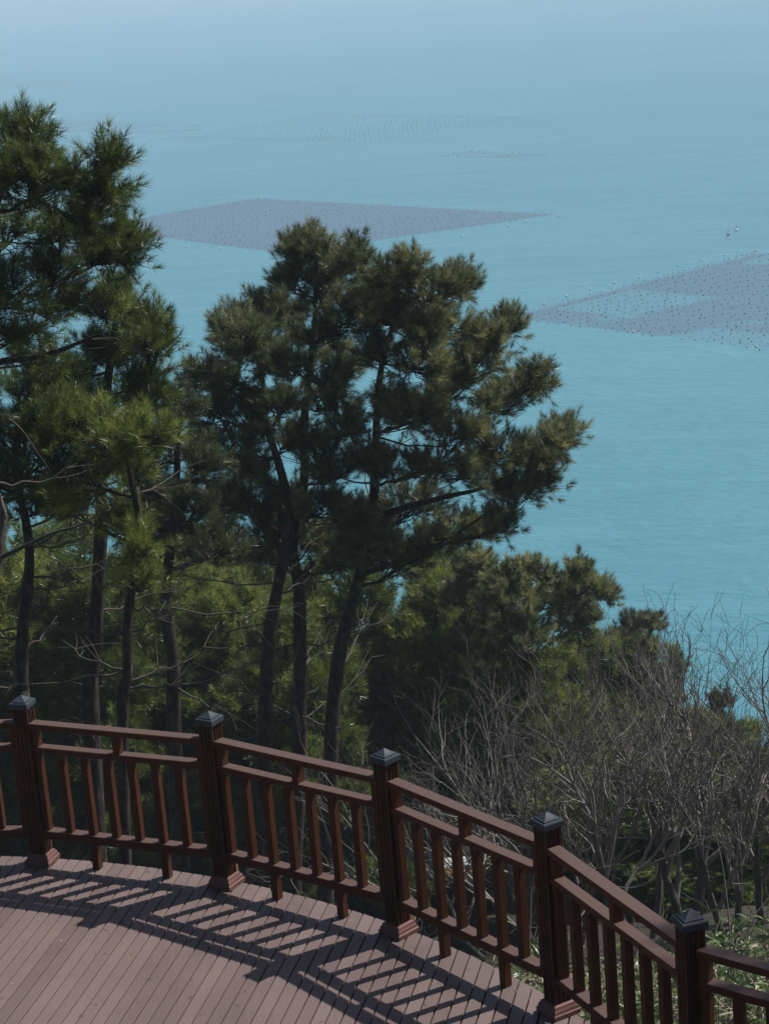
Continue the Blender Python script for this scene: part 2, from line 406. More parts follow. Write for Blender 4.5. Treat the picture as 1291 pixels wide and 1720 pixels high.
V = [(*p, -0.034) for p in inner]+[(*p, -0.30) for p in inner]
mb.add(V, [(k, (k+1) % np_, np_+(k+1) % np_, np_+k) for k in range(np_)])
mb.f.append((np.array([list(range(np_))]), 0)); mb.f.append((np.array([list(range(np_, 2*np_))]), 0))
o = mb.build('joist_frame', M_under, dk); o.location = (-CX, -CY, 0)
mb = MB()
for a in np.arange(0.2, 6.2, 0.48):
    x, y = CX+5.5*math.cos(a), CY+5.5*math.sin(a); gz = float(ground_z(x, y))-0.3; mb.box((x, y, (gz-0.32)/2), (0.2, 0.2, abs(gz+0.32)))
o = mb.build('support_posts', M_under, dk); o.location = (-CX, -CY, 0)

# ------------------------------------------------------------------ railing
def flute_section(hw=0.056, groove=0.0075):
    """square outline with three shallow flutes per face"""
    pts = []
    prof = [(-1, 0), (-0.72, 0), (-0.64, 1), (-0.40, 1), (-0.32, 0), (-0.14, 0), (-0.08, 1), (0.08, 1), (0.14, 0), (0.32, 0), (0.40, 1), (0.64, 1), (0.72, 0)]
    for k in range(4):
        a = k*math.pi/2; c_, s_ = math.cos(a), math.sin(a)
        for (u, g) in prof:
            x, y = u*hw, -hw+g*groove; pts.append((x*c_-y*s_, x*s_+y*c_))
    return np.array(pts)
def prism(mb, sec, z0, z1):
    n = len(sec); V = [(*p, z0) for p in sec]+[(*p, z1) for p in sec]
    mb.add(V, [(k, (k+1) % n, n+(k+1) % n, n+k) for k in range(n)])
    mb.f.append((np.array([list(range(n-1, -1, -1))])+mb.n-2*n, 0)); mb.f.append((np.array([list(range(n, 2*n))])+mb.n-2*n, 0))
def loft(mb, levels, rz=0):
    V = []
    for z, h in levels: V += [(-h, -h, z), (h, -h, z), (h, h, z), (-h, h, z)]
    F = [(4*k+i, 4*k+(i+1) % 4, 4*k+4+(i+1) % 4, 4*k+4+i) for k in range(len(levels)-1) for i in range(4)]
    F.append((3, 2, 1, 0)); n = 4*(len(levels)-1)
    F.append((n, n+1, n+2, n+3)); mb.add(V, F)
def post_meshes():
    a = MB(); prism(a, flute_section(), 0.0, 1.185)
    b = MB(); loft(b, [(1.165, 0.066), (1.170, 0.070), (1.200, 0.070), (1.207, 0.066), (1.209, 0.054), (1.217, 0.052), (1.219, 0.046), (1.250, 0.002)])
    c = MB(); loft(c, [(0.002, 0.092), (0.028, 0.092), (0.034, 0.085), (0.050, 0.082), (0.058, 0.076), (0.074, 0.070), (0.080, 0.0565)])
    return a, b, c
rail = empty('deck_railing', (float(P4[0]), float(P4[1]), 0), 'curved brown wooden railing with square posts and blue grey caps along the deck edge', 'railing')
ORG = np.array([P4[0], P4[1], 0])
_a, _b, _c = post_meshes()
proto = [_a.build('post', M_post, rail), _b.build('cap', M_cap), _c.build('base_moulding', M_base)]
first = True
def put_post(x, y, rz, outer=True):
    global first
    if first: p, c, b = proto; first = False
    else:
        p, c, b = [o.copy() for o in proto]
        for o in (p, c, b): COL.objects.link(o)
        p.parent = rail
    p.location = (x-ORG[0], y-ORG[1], 0); p.rotation_euler = (0, 0, rz)
    c.parent = p; b.parent = p
    if outer:
        k = MB(); k.box((0.0, 0.088, 0.02), (0.052, 0.060, 0.36), bev=0.003); o = k.build('outer_block', M_oldwood, p)
    return p
blk = {}
def cpy(key, make, mat, name):
    if key not in blk:
        o = make().build(name, mat, rail); blk[key] = o; return o
    o = blk[key].copy(); COL.objects.link(o); o.parent = rail; return o
def boxmb(size, bev=0.003):
    def f():
        m = MB(); m.box((0, 0, 0), size, bev=bev); return m
    return f
def span(A, B):
    A = np.array(A); B = np.array(B); L = float(np.linalg.norm(B-A)); d = (B-A)/L; rz = math.atan2(d[1], d[0])
    def place(o, s, z): 
        p = A+d*s; o.location = (p[0]-ORG[0], p[1]-ORG[1], z); o.rotation_euler = (0, 0, rz)
    key = round(L, 2); rl = L-0.113
    for nm, zc, dep, th in (('top_rail', 1.038, 0.088, 0.042), ('middle_rail', 0.866, 0.078, 0.042), ('bottom_rail', 0.235, 0.084, 0.048)):
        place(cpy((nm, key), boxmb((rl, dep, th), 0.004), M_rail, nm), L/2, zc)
    if True:
        place(cpy(('lip', key), boxmb((rl-.01, 0.060, 0.016), 0.002), M_post, 'rail_lip'), L/2, 0.235-0.034)
    zb0, zb1 = 0.2595, 0.8445
    pos = [0.0565+0.026]+[0.0825+(L-0.165)*i/7 for i in range(1, 7)]+[L-0.0825]
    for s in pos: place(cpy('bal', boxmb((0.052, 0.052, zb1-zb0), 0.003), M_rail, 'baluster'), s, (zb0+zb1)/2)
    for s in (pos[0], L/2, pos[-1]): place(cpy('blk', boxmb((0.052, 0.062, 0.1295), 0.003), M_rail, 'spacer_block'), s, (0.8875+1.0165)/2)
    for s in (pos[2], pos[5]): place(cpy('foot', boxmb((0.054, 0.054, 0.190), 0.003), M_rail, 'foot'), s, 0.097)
th0 = math.atan2(13.395-CY, -2.5858-CX); dth = (th0-th4)/4
posts = []
for i in range(-5, 5):
    a = th0-dth*i; posts.append((CX+CRR*math.cos(a), CY+CRR*math.sin(a), a))
for k, (x, y, a) in enumerate(posts): put_post(x, y, a-math.pi/2)
for k in range(len(posts)-1): span(posts[k][:2], posts[k+1][:2])
a5 = math.atan2(D5[1], D5[0])
put_post(P5[0], P5[1], a5); put_post(P6[0], P6[1], a5)
span(posts[-1][:2], P5); span(P5, P6)

# ------------------------------------------------------------------ trees
def tufts(mb, P, A, rng, scale, tint, needles=34, length=0.10, shoot=0.10, width=0.0048, mi=0):
    n = len(P); m = needles
    if n == 0: return
    A = norm(A); ref = rng.normal(size=(n, 3)); B = norm(np.cross(A, ref)); D = np.cross(A, B)
    u = rng.random((n, m)); ph = rng.random((n, m))*2*math.pi; th = np.radians(16+58*(1-u)+rng.normal(0, 8, (n, m)))
    L = length*scale[:, None]*rng.uniform(0.75, 1.1, (n, m))
    rad = B[:, None]*np.cos(ph)[..., None]+D[:, None]*np.sin(ph)[..., None]
    d = A[:, None]*np.cos(th)[..., None]+rad*np.sin(th)[..., None]
    d[..., 2] -= 0.08
    d = norm(d)
    base = P[:, None]+A[:, None]*(u*shoot*scale[:, None])[..., None]
    wv = norm(np.cross(d, rng.normal(size=(n, m, 3))))*width*0.5
    V = np.stack([base-wv, base+wv, base+d*L[..., None]], 2).reshape(-1, 3)
    F = np.arange(n*m*3).reshape(-1, 3)
    mb.add(V, F, np.clip(np.repeat(tint, m*3)+rng.normal(0, 0.06, n*m).repeat(3), 0, 1), mi)

def bez(a, b, c, k):
    t = np.linspace(0, 1, k)
    t = t.reshape((1,)*(a.ndim-1)+(k, 1)); a = a[..., None, :]; b = b[..., None, :]; c = c[..., None, :]
    return a*(1-t)**2+2*b*t*(1-t)+c*t*t

def pine(trunk, r0, lobes, label, seed, group=None, mat=None, density=1.0, needle_len=0.125, width=0.0064, needles=52,
         dead=6, r1=0.03, tint=0.42, cones=0, bark=None, extra_limbs=(), link_org=None, dead_len=1.2, dead_range=(0.35, 0.9), up=0.55, gapf=1.0):
    """trunk: world points bottom to top; lobes: (centre, (rx, ry, rz)) foliage masses carried by limbs"""
    rng = np.random.default_rng(seed)
    T = spline(trunk, 36); org = T[0].copy(); T = T-org
    # slight natural wobble
    k = np.linspace(0, 1, 36)
    T[:, 0] += 0.03*np.sin(k*13+seed)*k*(1-k)*4; T[:, 1] += 0.04*np.sin(k*9+seed*2)
    TR = r0+(r1-r0)*k**0.85
    TR[:3] *= np.array([1.25, 1.12, 1.04])
    root = empty('pine_tree', tuple(org), label, 'pine tree', group)
    tb = MB(); tubes(tb, T, TR*(1+0.05*np.sin(k*40+seed)), 12)
    cb = MB()
    LP = []; LR = []; SP = []; SRr = []; tipP = []; tipA = []; tipB = []; tt = []
    lobes = sorted(lobes, key=lambda l: float(np.min(np.linalg.norm(T-(np.asarray(l[0])-org), axis=1))))
    for (c, r) in lobes:
        c = np.asarray(c, float)-org; r = np.asarray(r, float)
        hd = np.linalg.norm(T[:, :2]-c[None, :2], axis=1); want = c[2]-0.28*hd-0.25*r[2]
        i = int(np.argmin(np.abs(T[:, 2]-want)+0.35*hd)); i = max(8, min(35, i))
        a = T[i]; lr0 = TR[i]*0.6; best = float(np.linalg.norm(c-a))
        for q_, w_ in zip(LP, LR):                                  # branch off an earlier limb when one passes closer
            dd = np.linalg.norm(q_[2:9]-c, axis=1)+np.maximum(0, q_[2:9, 2]-c[2])*1.5
            j_ = int(np.argmin(dd))
            if dd[j_] < best*0.72: best = float(dd[j_]); a = q_[2+j_]; lr0 = w_[2+j_]*0.85
        dist = float(np.linalg.norm(c-a)); d0 = c-a
        mid = a+d0*0.5+np.array([rng.normal(0, .07), rng.normal(0, .07), -0.10])*dist
        end = c+norm(d0)*r.min()*0.5+np.array([0, 0, 0.15*r[2]])
        limb = bez(a, mid, end, 10); limb[1:-1] += rng.normal(0, 0.018*dist+0.004, (8, 3))
        lr = min(lr0, 0.012+0.017*dist); LP.append(limb); LR.append(np.linspace(lr, 0.009, 10))
        K = max(6, int(density*(7+44*(r[0]*r[2]+0.5*r[0]*r[1]))))
        q = norm(rng.normal(size=(K, 3)))*(rng.random((K, 1))**0.42)*r; q[:, 2] = q[:, 2]*0.9+0.1*r[2]
        S = c+q
        j = np.clip((rng.uniform(0.3, 1.0, K)*9).astype(int), 0, 9)
        s0 = limb[j]; ms = (s0+S)/2+rng.normal(0, .05, (K, 3))-np.array([0, 0, 0.05])
        SP.append(bez(s0, ms, S, 6)); SRr.append(np.tile(np.linspace(0.012, 0.005, 6), (K, 1)))
        out = norm(norm(q/r)*0.9+norm(S-a)*0.5+np.array([0, 0, up]))
        m = 8
        dirs = norm(out[:, None]*1.1+rng.normal(0, 0.62, (K, m, 3))+np.array([0, 0, 0.25]))
        ln = rng.uniform(0.12, 0.32, (K, m, 1))
        b0 = S[:, None]-out[:, None]*rng.uniform(0, 0.12, (K, m, 1)); e = b0+dirs*ln
        tipP.append(e.reshape(-1, 3)); tipA.append((dirs*1.0+np.array([0, 0, 0.35])).reshape(-1, 3)); tipB.append(b0.reshape(-1, 3))
        h = np.repeat(rng.normal(tint, 0.15, K), m)+rng.normal(0, 0.16, K*m); tt.append(h)
    tubes(tb, np.array(LP), np.array(LR), 7)
    for pts, ra in extra_limbs:
        p = spline([np.asarray(x)-org for x in pts], 12); tubes(tb, p, np.linspace(ra, ra*0.25, 12), 7)
    SP = np.concatenate(SP); SRr = np.concatenate(SRr); tubes(cb, SP, SRr, 4, 0.5, 1)
    E = np.concatenate(tipP); A = np.concatenate(tipA); B0 = np.concatenate(tipB); tt = np.concatenate(tt)
    tw = np.stack([B0, (B0+E)/2+rng.normal(0, .012, B0.shape), E], 1); tubes(cb, tw, np.tile([0.005, 0.004, 0.003], (len(E), 1)), 3, 0.5, 1)
    sc = rng.uniform(0.8, 1.15, len(E))
    tufts(cb, E, A, rng, sc, tt, needles, needle_len, width=width)
    sel = rng.random(len(E)) < 0.55
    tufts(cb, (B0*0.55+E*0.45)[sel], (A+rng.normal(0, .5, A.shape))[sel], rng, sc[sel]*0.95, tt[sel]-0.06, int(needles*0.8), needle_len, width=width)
    # dead side branches under the crown
    if dead:
        dp = []; dr = []; fine = []
        for _ in range(dead):
            i = int(36*rng.uniform(*dead_range)); i = min(i, 34); a = T[i]; az = rng.uniform(0, 6.28); L = dead_len*rng.uniform(0.4, 1.3)
            dv = np.array([math.cos(az), math.sin(az), rng.uniform(-0.05, 0.5)]); b = a+dv*L
            pl = bez(a, a+dv*L*0.5+np.array([0, 0, -0.12*L]), b, 8); pl[2:] += rng.normal(0, 0.03, (6, 3)); dp.append(pl); dr.append(np.linspace(0.017, 0.004, 8))
            for _k in range(6):
                j = rng.integers(3, 8); s = pl[j]; v = norm(dv+rng.normal(0, 0.6, 3))*L*rng.uniform(0.15, 0.5); fine.append(bez(s, s+v*0.5+rng.normal(0, .03, 3), s+v, 5))
        tubes(tb, np.array(dp), np.array(dr), 6, 0.5, 1); tubes(tb, np.array(fine), np.tile(np.linspace(0.006, 0.002, 5), (len(fine), 1)), 4, 0.5, 1)
    tb.build('trunk', [bark or M_bark, M_dead], root, smooth=True)
    cb.build('crown', [mat or M_needle, M_bark], root)
    if cones:
        order = np.argsort(-E[:, 2]+rng.normal(0, 0.8, len(E)))[:cones]
        c0 = None
        for i in order:
            if c0 is None: c0 = o = cone_mesh(root)
            else: o = c0.copy(); COL.objects.link(o)
            o.location = tuple(E[i]-A[i]/np.linalg.norm(A[i])*0.05+rng.normal(0, .02, 3)); o.rotation_euler = tuple(rng.uniform(0, 3, 3)); o.parent = root
    return root
def cone_mesh(root):
    mb = MB(); V = []; S = 9
    prof = [(0, 0.008), (0.008, 0.022), (0.02, 0.03), (0.034, 0.028), (0.048, 0.018), (0.058, 0.004)]
    for k, (z, r) in enumerate(prof):
        for i in range(S):
            a = i*2*math.pi/S; rr = r*(1.0 if (i+k) % 2 else 0.78); V.append((rr*math.cos(a), rr*math.sin(a), z-0.03))
    mb.add(V, [(k*S+i, k*S+(i+1) % S, (k+1)*S+(i+1) % S, (k+1)*S+i) for k in range(len(prof)-1) for i in range(S)])
    return mb.build('pine_cone', M_cone, root)
def pts(y, L, foot=True):
    """picture-measured trunk line standing at distance y; carried on down into the slope"""
    P = [at(a, b, y) for a, b in L]
    if foot:
        d = P[0]-P[1]; d = d/abs(d[2]); g = float(ground_z(P[0][0], y))-0.2
        if P[0][2] > g+0.3: P.insert(0, P[0]+np.array([d[0]*0.5, 0, -1])*(P[0][2]-g))
    return P
def lob(y, L, k=0.88, depth=0.9):
    out = []; rng = np.random.default_rng(len(L)*7+int(y))
    for t in L:
        px, py, rx, ry = t[:4]; dy = t[4] if len(t) > 4 else rng.uniform(-1, 1)*0.9
        s = FPX/(y*1.03); out.append((at(px, py, y+dy), (k*rx/s, max(rx, ry)/s*depth, k*ry/s)))
    return out

# three trunks of the middle clump
pine(pts(29.4, [(430, 1480), (440, 1300), (444, 1180), (450, 1080), (467, 1000), (478, 940), (486, 870), (466, 780), (447, 716), (444, 657), (430, 560)]), 0.150,
     lob(29.4, [(392, 545, 26, 26), (440, 530, 38, 26), (415, 575, 40, 26), (346, 648, 26, 26), (395, 640, 42, 28), (365, 700, 44, 26), (430, 700, 36, 26), (395, 765, 46, 30), (345, 760, 30, 26), (425, 850, 56, 34), (375, 850, 40, 30), (455, 610, 30, 22), (470, 690, 26, 18), (480, 740, 30, 18), (420, 800, 36, 22), (400, 590, 30, 22)]),
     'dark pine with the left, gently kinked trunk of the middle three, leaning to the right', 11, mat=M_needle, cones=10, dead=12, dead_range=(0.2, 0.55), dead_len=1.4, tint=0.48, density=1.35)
pine(pts(30.2, [(492, 1490), (500, 1300), (504, 1150), (506, 1000), (492, 910), (508, 815), (509, 705), (521, 624), (529, 550), (532, 430)]), 0.150,
     lob(30.2, [(530, 425, 34, 28), (500, 430, 26, 20), (600, 438, 22, 22), (575, 460, 34, 24), (490, 480, 30, 26), (545, 490, 48, 32), (480, 535, 38, 28), (590, 540, 42, 34), (535, 570, 34, 26), (570, 610, 36, 22), (500, 620, 30, 20), (560, 680, 44, 14), (470, 890, 60, 32), (545, 915, 64, 34), (500, 850, 44, 22), (560, 800, 34, 12), (590, 940, 50, 24), (560, 650, 34, 16), (580, 725, 32, 14), (545, 760, 30, 16), (540, 860, 36, 20), (590, 870, 34, 20), (625, 500, 24, 24), (460, 940, 44, 20)]),
     'dark pine with the straight central trunk of the middle three and the highest tip', 12, mat=M_needle, cones=14, dead=12, dead_range=(0.25, 0.7), dead_len=1.4, tint=0.52, density=1.35)
pine(pts(29.8, [(545, 1490), (553, 1330), (560, 1200), (575, 1085), (597, 990), (619, 900), (626, 830), (632, 750), (638, 650), (652, 570), (688, 480)]), 0.155,
     lob(29.8, [(690, 462, 26, 26), (655, 480, 22, 28), (755, 488, 22, 24), (778, 482, 12, 18), (725, 500, 34, 26), (665, 540, 40, 30), (735, 555, 48, 30), (853, 555, 16, 20), (825, 575, 26, 20), (800, 610, 44, 24), (700, 620, 50, 32), (770, 650, 52, 28), (905, 640, 16, 16), (875, 655, 30, 18), (835, 680, 36, 18), (690, 700, 50, 26), (770, 730, 54, 22), (952, 735, 16, 20), (925, 745, 28, 20), (895, 770, 40, 26), (835, 765, 44, 28), (905, 815, 24, 20), (865, 830, 40, 26), (780, 800, 44, 20), (845, 885, 22, 14), (800, 895, 44, 16), (740, 905, 48, 22), (690, 850, 54, 28), (640, 880, 48, 30), (650, 790, 36, 18), (620, 920, 60, 26), (680, 940, 60, 22), (640, 600, 34, 22), (655, 690, 34, 20), (610, 780, 30, 16), (730, 680, 44, 20), (720, 790, 40, 16), (700, 560, 40, 26)]),
     'dark pine with the right trunk of the middle three, long limbs reaching right', 13, mat=M_needle, cones=14, dead=14, dead_range=(0.25, 0.75), dead_len=1.5, tint=0.55, density=1.35,
     extra_limbs=[([at(625, 870, 29.8), at(690, 850, 29.6), at(760, 832, 29.4), at(810, 820, 29.3), at(870, 790, 29.2)], 0.06), ([at(606, 965, 29.8), at(680, 940, 29.5), at(760, 900, 29.3), at(835, 850, 29.1)], 0.05)])
# left group
pine([at(-150, 1500, 21), at(-120, 1100, 21), at(-95, 800, 21), at(-80, 600, 21), at(-40, 420, 21), at(0, 320, 21), at(18, 240, 21)], 0.17,
     lob(21, k=0.68, L=[(20, 232, 9, 34), (50, 240, 9, 30), (10, 305, 40, 30), (70, 292, 22, 22), (55, 330, 54, 34), (108, 308, 24, 16), (135, 340, 30, 20), (184, 282, 7, 20), (172, 318, 18, 20), (150, 375, 34, 24), (100, 395, 55, 32), (20, 400, 55, 46), (208, 412, 18, 22), (215, 440, 16, 16), (150, 440, 44, 26), (90, 470, 50, 24), (20, 490, 50, 38), (185, 432, 30, 20), (30, 560, 46, 24), (90, 520, 40, 18), (-50, 330, 60, 60), (-60, 480, 60, 60)]),
     'tall sunlit pine cut by the left edge, two spiky tips rising highest', 21, mat=M_needle_y, cones=14, needle_len=0.13, tint=0.30, dead=4, needles=40,
     extra_limbs=[([at(-80, 640, 21), at(0, 608, 20.8), at(70, 598, 20.6), at(132, 576, 20.4), at(170, 560, 20.3)], 0.045)])
pine(pts(24, [(155, 1230), (157, 1100), (163, 960), (172, 850), (176, 740), (180, 640), (190, 560), (202, 500)]), 0.125,
     lob(24, k=0.78, L=[(205, 505, 28, 18), (165, 525, 24, 22), (205, 545, 44, 24), (245, 555, 28, 24), (258, 592, 20, 24), (205, 600, 40, 22), (155, 600, 30, 22), (232, 645, 36, 24), (180, 690, 50, 24), (245, 690, 34, 22), (130, 650, 34, 26)]),
     'bushy round headed pine standing between the left edge pine and the middle clump', 22, mat=M_needle_y, needle_len=0.13, tint=0.36, dead=10, dead_range=(.3, .8), needles=50)
pine(pts(22, [(206, 1230), (212, 1130), (219, 1040), (226, 960), (230, 860), (215, 770)]), 0.08,
     lob(22, k=0.82, L=[(200, 760, 50, 28), (110, 765, 42, 26), (150, 815, 52, 28), (222, 805, 34, 26), (205, 885, 40, 26), (95, 725, 40, 24), (228, 930, 20, 28), (232, 985, 20, 22), (240, 740, 40, 26), (160, 720, 40, 22), (120, 850, 36, 22)]),
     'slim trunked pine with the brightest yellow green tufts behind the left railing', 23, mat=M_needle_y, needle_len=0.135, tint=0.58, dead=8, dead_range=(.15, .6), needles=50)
pine(pts(27, [(292, 1240), (290, 1120), (282, 1020), (284, 940), (292, 850), (300, 760), (302, 700)]), 0.13,
     lob(27, [(302, 695, 24, 28), (285, 750, 42, 28), (330, 790, 44, 30), (275, 820, 54, 32), (325, 865, 54, 32), (360, 930, 50, 26), (290, 910, 50, 28), (250, 870, 40, 26), (240, 770, 30, 30)]),
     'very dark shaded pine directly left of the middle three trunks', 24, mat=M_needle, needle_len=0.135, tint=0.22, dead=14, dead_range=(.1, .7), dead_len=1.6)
pine(pts(23, [(36, 1230), (38, 1150), (43, 1050), (47, 950), (42, 870), (28, 780), (30, 680)]), 0.11,
     lob(23, [(40, 665, 60, 34), (70, 610, 44, 22), (110, 650, 40, 24), (20, 735, 50, 30), (60, 790, 54, 28), (10, 820, 44, 30), (60, 860, 50, 26), (110, 700, 40, 24)]),
     'pine with a dark upright trunk rising right behind the leftmost post', 25, mat=M_needle_y, needle_len=0.13, tint=0.30, dead=10, dead_range=(.2, .8))
pine([at(-60, 1500, 17.5), at(-38, 1200, 17.5), at(-10, 1000, 17.5), at(-7, 900, 17.5), at(-5, 850, 17.5), at(-30, 760, 17.5), at(-90, 640, 17.5)], 0.085,
     lob(17.5, [(-110, 600, 60, 40), (-60, 680, 30, 26)]), 'nearest pine, only its pale grey trunk and bare branch entering at the left edge', 26, bark=M_barkgrey, dead=2, tint=0.4,
     extra_limbs=[([at(-5, 940, 17.5), at(40, 918, 17.3), at(90, 895, 17.1), at(130, 884, 17), at(160, 868, 16.9)], 0.022), ([at(8, 698, 17.2), at(35, 720, 17.2), at(60, 755, 17.2), at(84, 790, 17.2)], 0.010),
                  ([at(-60, 690, 17.4), at(-30, 685, 17.3), at(8, 698, 17.2)], 0.014)], r1=0.05)

# pines standing lower on the slope behind
pine(pts(38, [(900, 1400), (895, 1250), (885, 1100), (880, 980)]), 0.13,
     lob(38, [(800, 955, 34, 18), (848, 972, 28, 18), (900, 968, 36, 20), (955, 962, 26, 16), (1008, 1000, 20, 18), (975, 1000, 34, 22), (920, 1010, 50, 26), (850, 1020, 50, 28), (780, 1010, 50, 26), (960, 1050, 40, 26), (880, 1070, 54, 28), (800, 1075, 50, 28)]),
     'broad green pine with cone studded top below the right limbs of the middle clump', 31, mat=M_needle, cones=24, needle_len=0.15, width=0.011, tint=0.68, dead=4)
pine(pts(43, [(1100, 1400), (1095, 1250), (1090, 1130), (1090, 1050)]), 0.11,
     lob(43, [(1060, 1060, 24, 18), (1092, 1055, 12, 16), (1040, 1085, 28, 20), (1082, 1100, 26, 26), (1128, 1120, 10, 18), (1070, 1150, 44, 26), (1110, 1180, 34, 26)]),
     'small pine tips showing through the bare twigs right of the broad green pine', 32, mat=M_needle, cones=8, needle_len=0.15, width=0.011, tint=0.50, dead=2)
pine(pts(45, [(1215, 1420), (1212, 1300), (1210, 1200)]), 0.09,
     lob(45, [(1210, 1190, 16, 18), (1205, 1230, 28, 26), (1225, 1275, 34, 28), (1190, 1300, 34, 28)]),
     'small dark pine half hidden behind the rightmost bare tree', 33, mat=M_needle, needle_len=0.15, width=0.011, tint=0.3, dead=2)

def auto_pine(h, seed, spread, mat, tint):
    """free standing slope pine, crown from about a third of the height up"""
    rng = np.random.default_rng(seed); L = []
    for z in np.arange(0.22*h, h*0.98, 0.62):
        f = 1-(z-0.22*h)/(0.8*h); rr = spread*(0.28+0.8*f**0.8)
        for a in np.arange(0, 6.28, 6.28/max(1, round(5.5*rr/spread+1))):
            a2 = a+rng.uniform(-.4, .4)+z; r = rr*rng.uniform(0.35, 0.95)
            L.append(((r*math.cos(a2), r*math.sin(a2), z+rng.normal(0, .2)), (0.55*rng.uniform(.7, 1.2), 0.55, 0.34*rng.uniform(.8, 1.3))))
    lean = rng.normal(0, 0.35, 2)
    L = [((c[0]+lean[0]*c[2]/h, c[1]+lean[1]*c[2]/h, c[2]), r) for c, r in L]
    L.append(((lean[0], lean[1], h), (0.3, 0.3, 0.3)))
    return pine([(0, 0, 0), (lean[0]*.2, lean[1]*.3, h*0.35), (lean[0]*.7, lean[1]*.6, h*0.7), (lean[0], lean[1], h)], 0.12, L, 'x', seed, mat=mat, density=0.85,
                needle_len=0.17, width=0.013, needles=26, tint=tint, dead=12, dead_range=(0.08, 0.45), dead_len=1.3)
protos = [auto_pine(7.0, 101, 2.3, M_needle_y, 0.38), auto_pine(7.0, 102, 2.0, M_needle_y, 0.62), auto_pine(7.0, 103, 2.6, M_needle_y, 0.68), auto_pine(7.0, 104, 2.2, M_needle_y, 0.36)]
def copy_tree(o, parent=None):
    c = o.copy(); COL.objects.link(c)
    if parent is not None: c.parent = parent
    for ch in list(o.children): copy_tree(ch, c)
    return c
G = 'pines filling the slope behind the railing'
back = [  # px, top py, distance, prototype, label
    (560, 1010, 40, 0, 'bright green slope pine seen between the central and right trunks of the middle clump'),
    (690, 1010, 41, 2, 'yellow green slope pine just right of the leaning right trunk, above the third post'),
    (760, 1080, 43, 1, 'green slope pine behind the second bare tree crown from the left'),
    (405, 1040, 39, 2, 'sunlit slope pine seen left of the kinked trunk, above the second post'),
    (480, 1090, 36, 0, 'low bright pine glimpsed between the kinked and the central trunk'),
    (330, 1010, 41, 1, 'green slope pine between the very dark pine and the kinked trunk'),
    (620, 1180, 42, 2, 'low bright pine over the third railing span, left of the third post'),
    (660, 1120, 46, 1, 'darker pine farther down, peeking over the low bright pine by the third post'),
    (230, 1040, 38, 0, 'shaded slope pine behind the slim trunked pine'),
    (130, 1000, 37, 3, 'shaded slope pine in the gap right of the leftmost post'),
    (70, 960, 42, 0, 'green slope pine in the gap behind the leftmost upright trunk'),
    (-10, 940, 38, 2, 'slope pine cut by the left edge behind the pale grey trunk'),
    (200, 930, 46, 2, 'farther slope pine above the shaded ones at left'),
    (300, 960, 48, 0, 'farther slope pine peeking left of the middle clump crowns'),
    (450, 985, 48, 3, 'farther dark pine under the middle clump crowns'),
    (760, 1000, 46, 3, 'dark pine behind the lower right skirts of the middle clump'),
    (840, 1150, 42, 3, 'dark pine behind the leftmost bare trees'),
    (930, 1130, 41, 0, 'olive pine behind the fourth post bare trees'),
    (1010, 1120, 45, 3, 'dark pine beneath the small pine tips at right'),
    (1060, 1210, 37, 2, 'low olive pine behind the twigs above the fourth span'),
    (1150, 1165, 44, 2, 'dark pine between the two right bare trees'),
    (1180, 1330, 36, 0, 'low olive pine behind the last post twigs'),
    (1270, 1330, 40, 3, 'dark low pine at the right edge behind bare trunks'),
    (880, 1260, 41, 3, 'low dark pine above the fourth post'),
    (715, 1050, 40, 1, 'green pine filling the gap between the leaning right trunk and the broad cone studded pine'),
    (800, 1075, 39, 2, 'yellow green pine in front of the broad cone studded pine, left part'),
    (880, 1085, 37, 1, 'green pine in front of the broad cone studded pine, right part'),
    (960, 1062, 42, 1, 'green pine stepping down right of the broad cone studded pine'),
    (1030, 1095, 43, 1, 'green pine joining the broad pine and the small pine tips'),
    (520, 1060, 44, 3, 'dark pine low between the kinked and leaning trunks, farthest back'),
    (1110, 1190, 46, 1, 'green pine below the small pine tips, behind many twigs'),
    (1245, 1215, 44, 1, 'green pine under the small dark pine at right'),
    (1070, 1330, 33, 3, 'very low dark pine left of the fifth post'),
    (1210, 1400, 33, 3, 'very low dark pine right of the fifth post'),
    (980, 1290, 34, 1, 'low green pine right of the fourth post cap'),
]
used = set()
for (px, py, y, k, lb) in back:
    py -= 60 if px < 800 else (25 if px < 950 else 0)
    top = at(px, py, y); g = float(ground_z(top[0], y)); h = max(2.5, top[2]-g)
    o = protos[k] if k not in used else copy_tree(protos[k]); used.add(k)
    o['label'] = lb; o['category'] = 'pine tree'; o['group'] = G
    o.location = (top[0], y, g-0.1); s = h/7.2; o.scale = (max(s, 0.75),)*2+(s,); o.rotation_euler = (0, 0, (px*1.7) % 6.28)

# a pine just outside the right edge, whose crown shades the last panel
pine([(8.1, 11.1, -1.2), (8.0, 11.1, 3), (7.9, 11.0, 7), (7.9, 11.0, 9.3)], 0.13, [((7.9+1.0*math.cos(a), 11.0+1.0*math.sin(a), z), (0.7, 0.7, 0.4)) for z in (6.6, 7.6, 8.6) for a in (0.3, 1.9, 3.5, 5.1)],
     'pine standing just outside the right edge, shading the last railing panel', 61, density=0.7, dead=2)
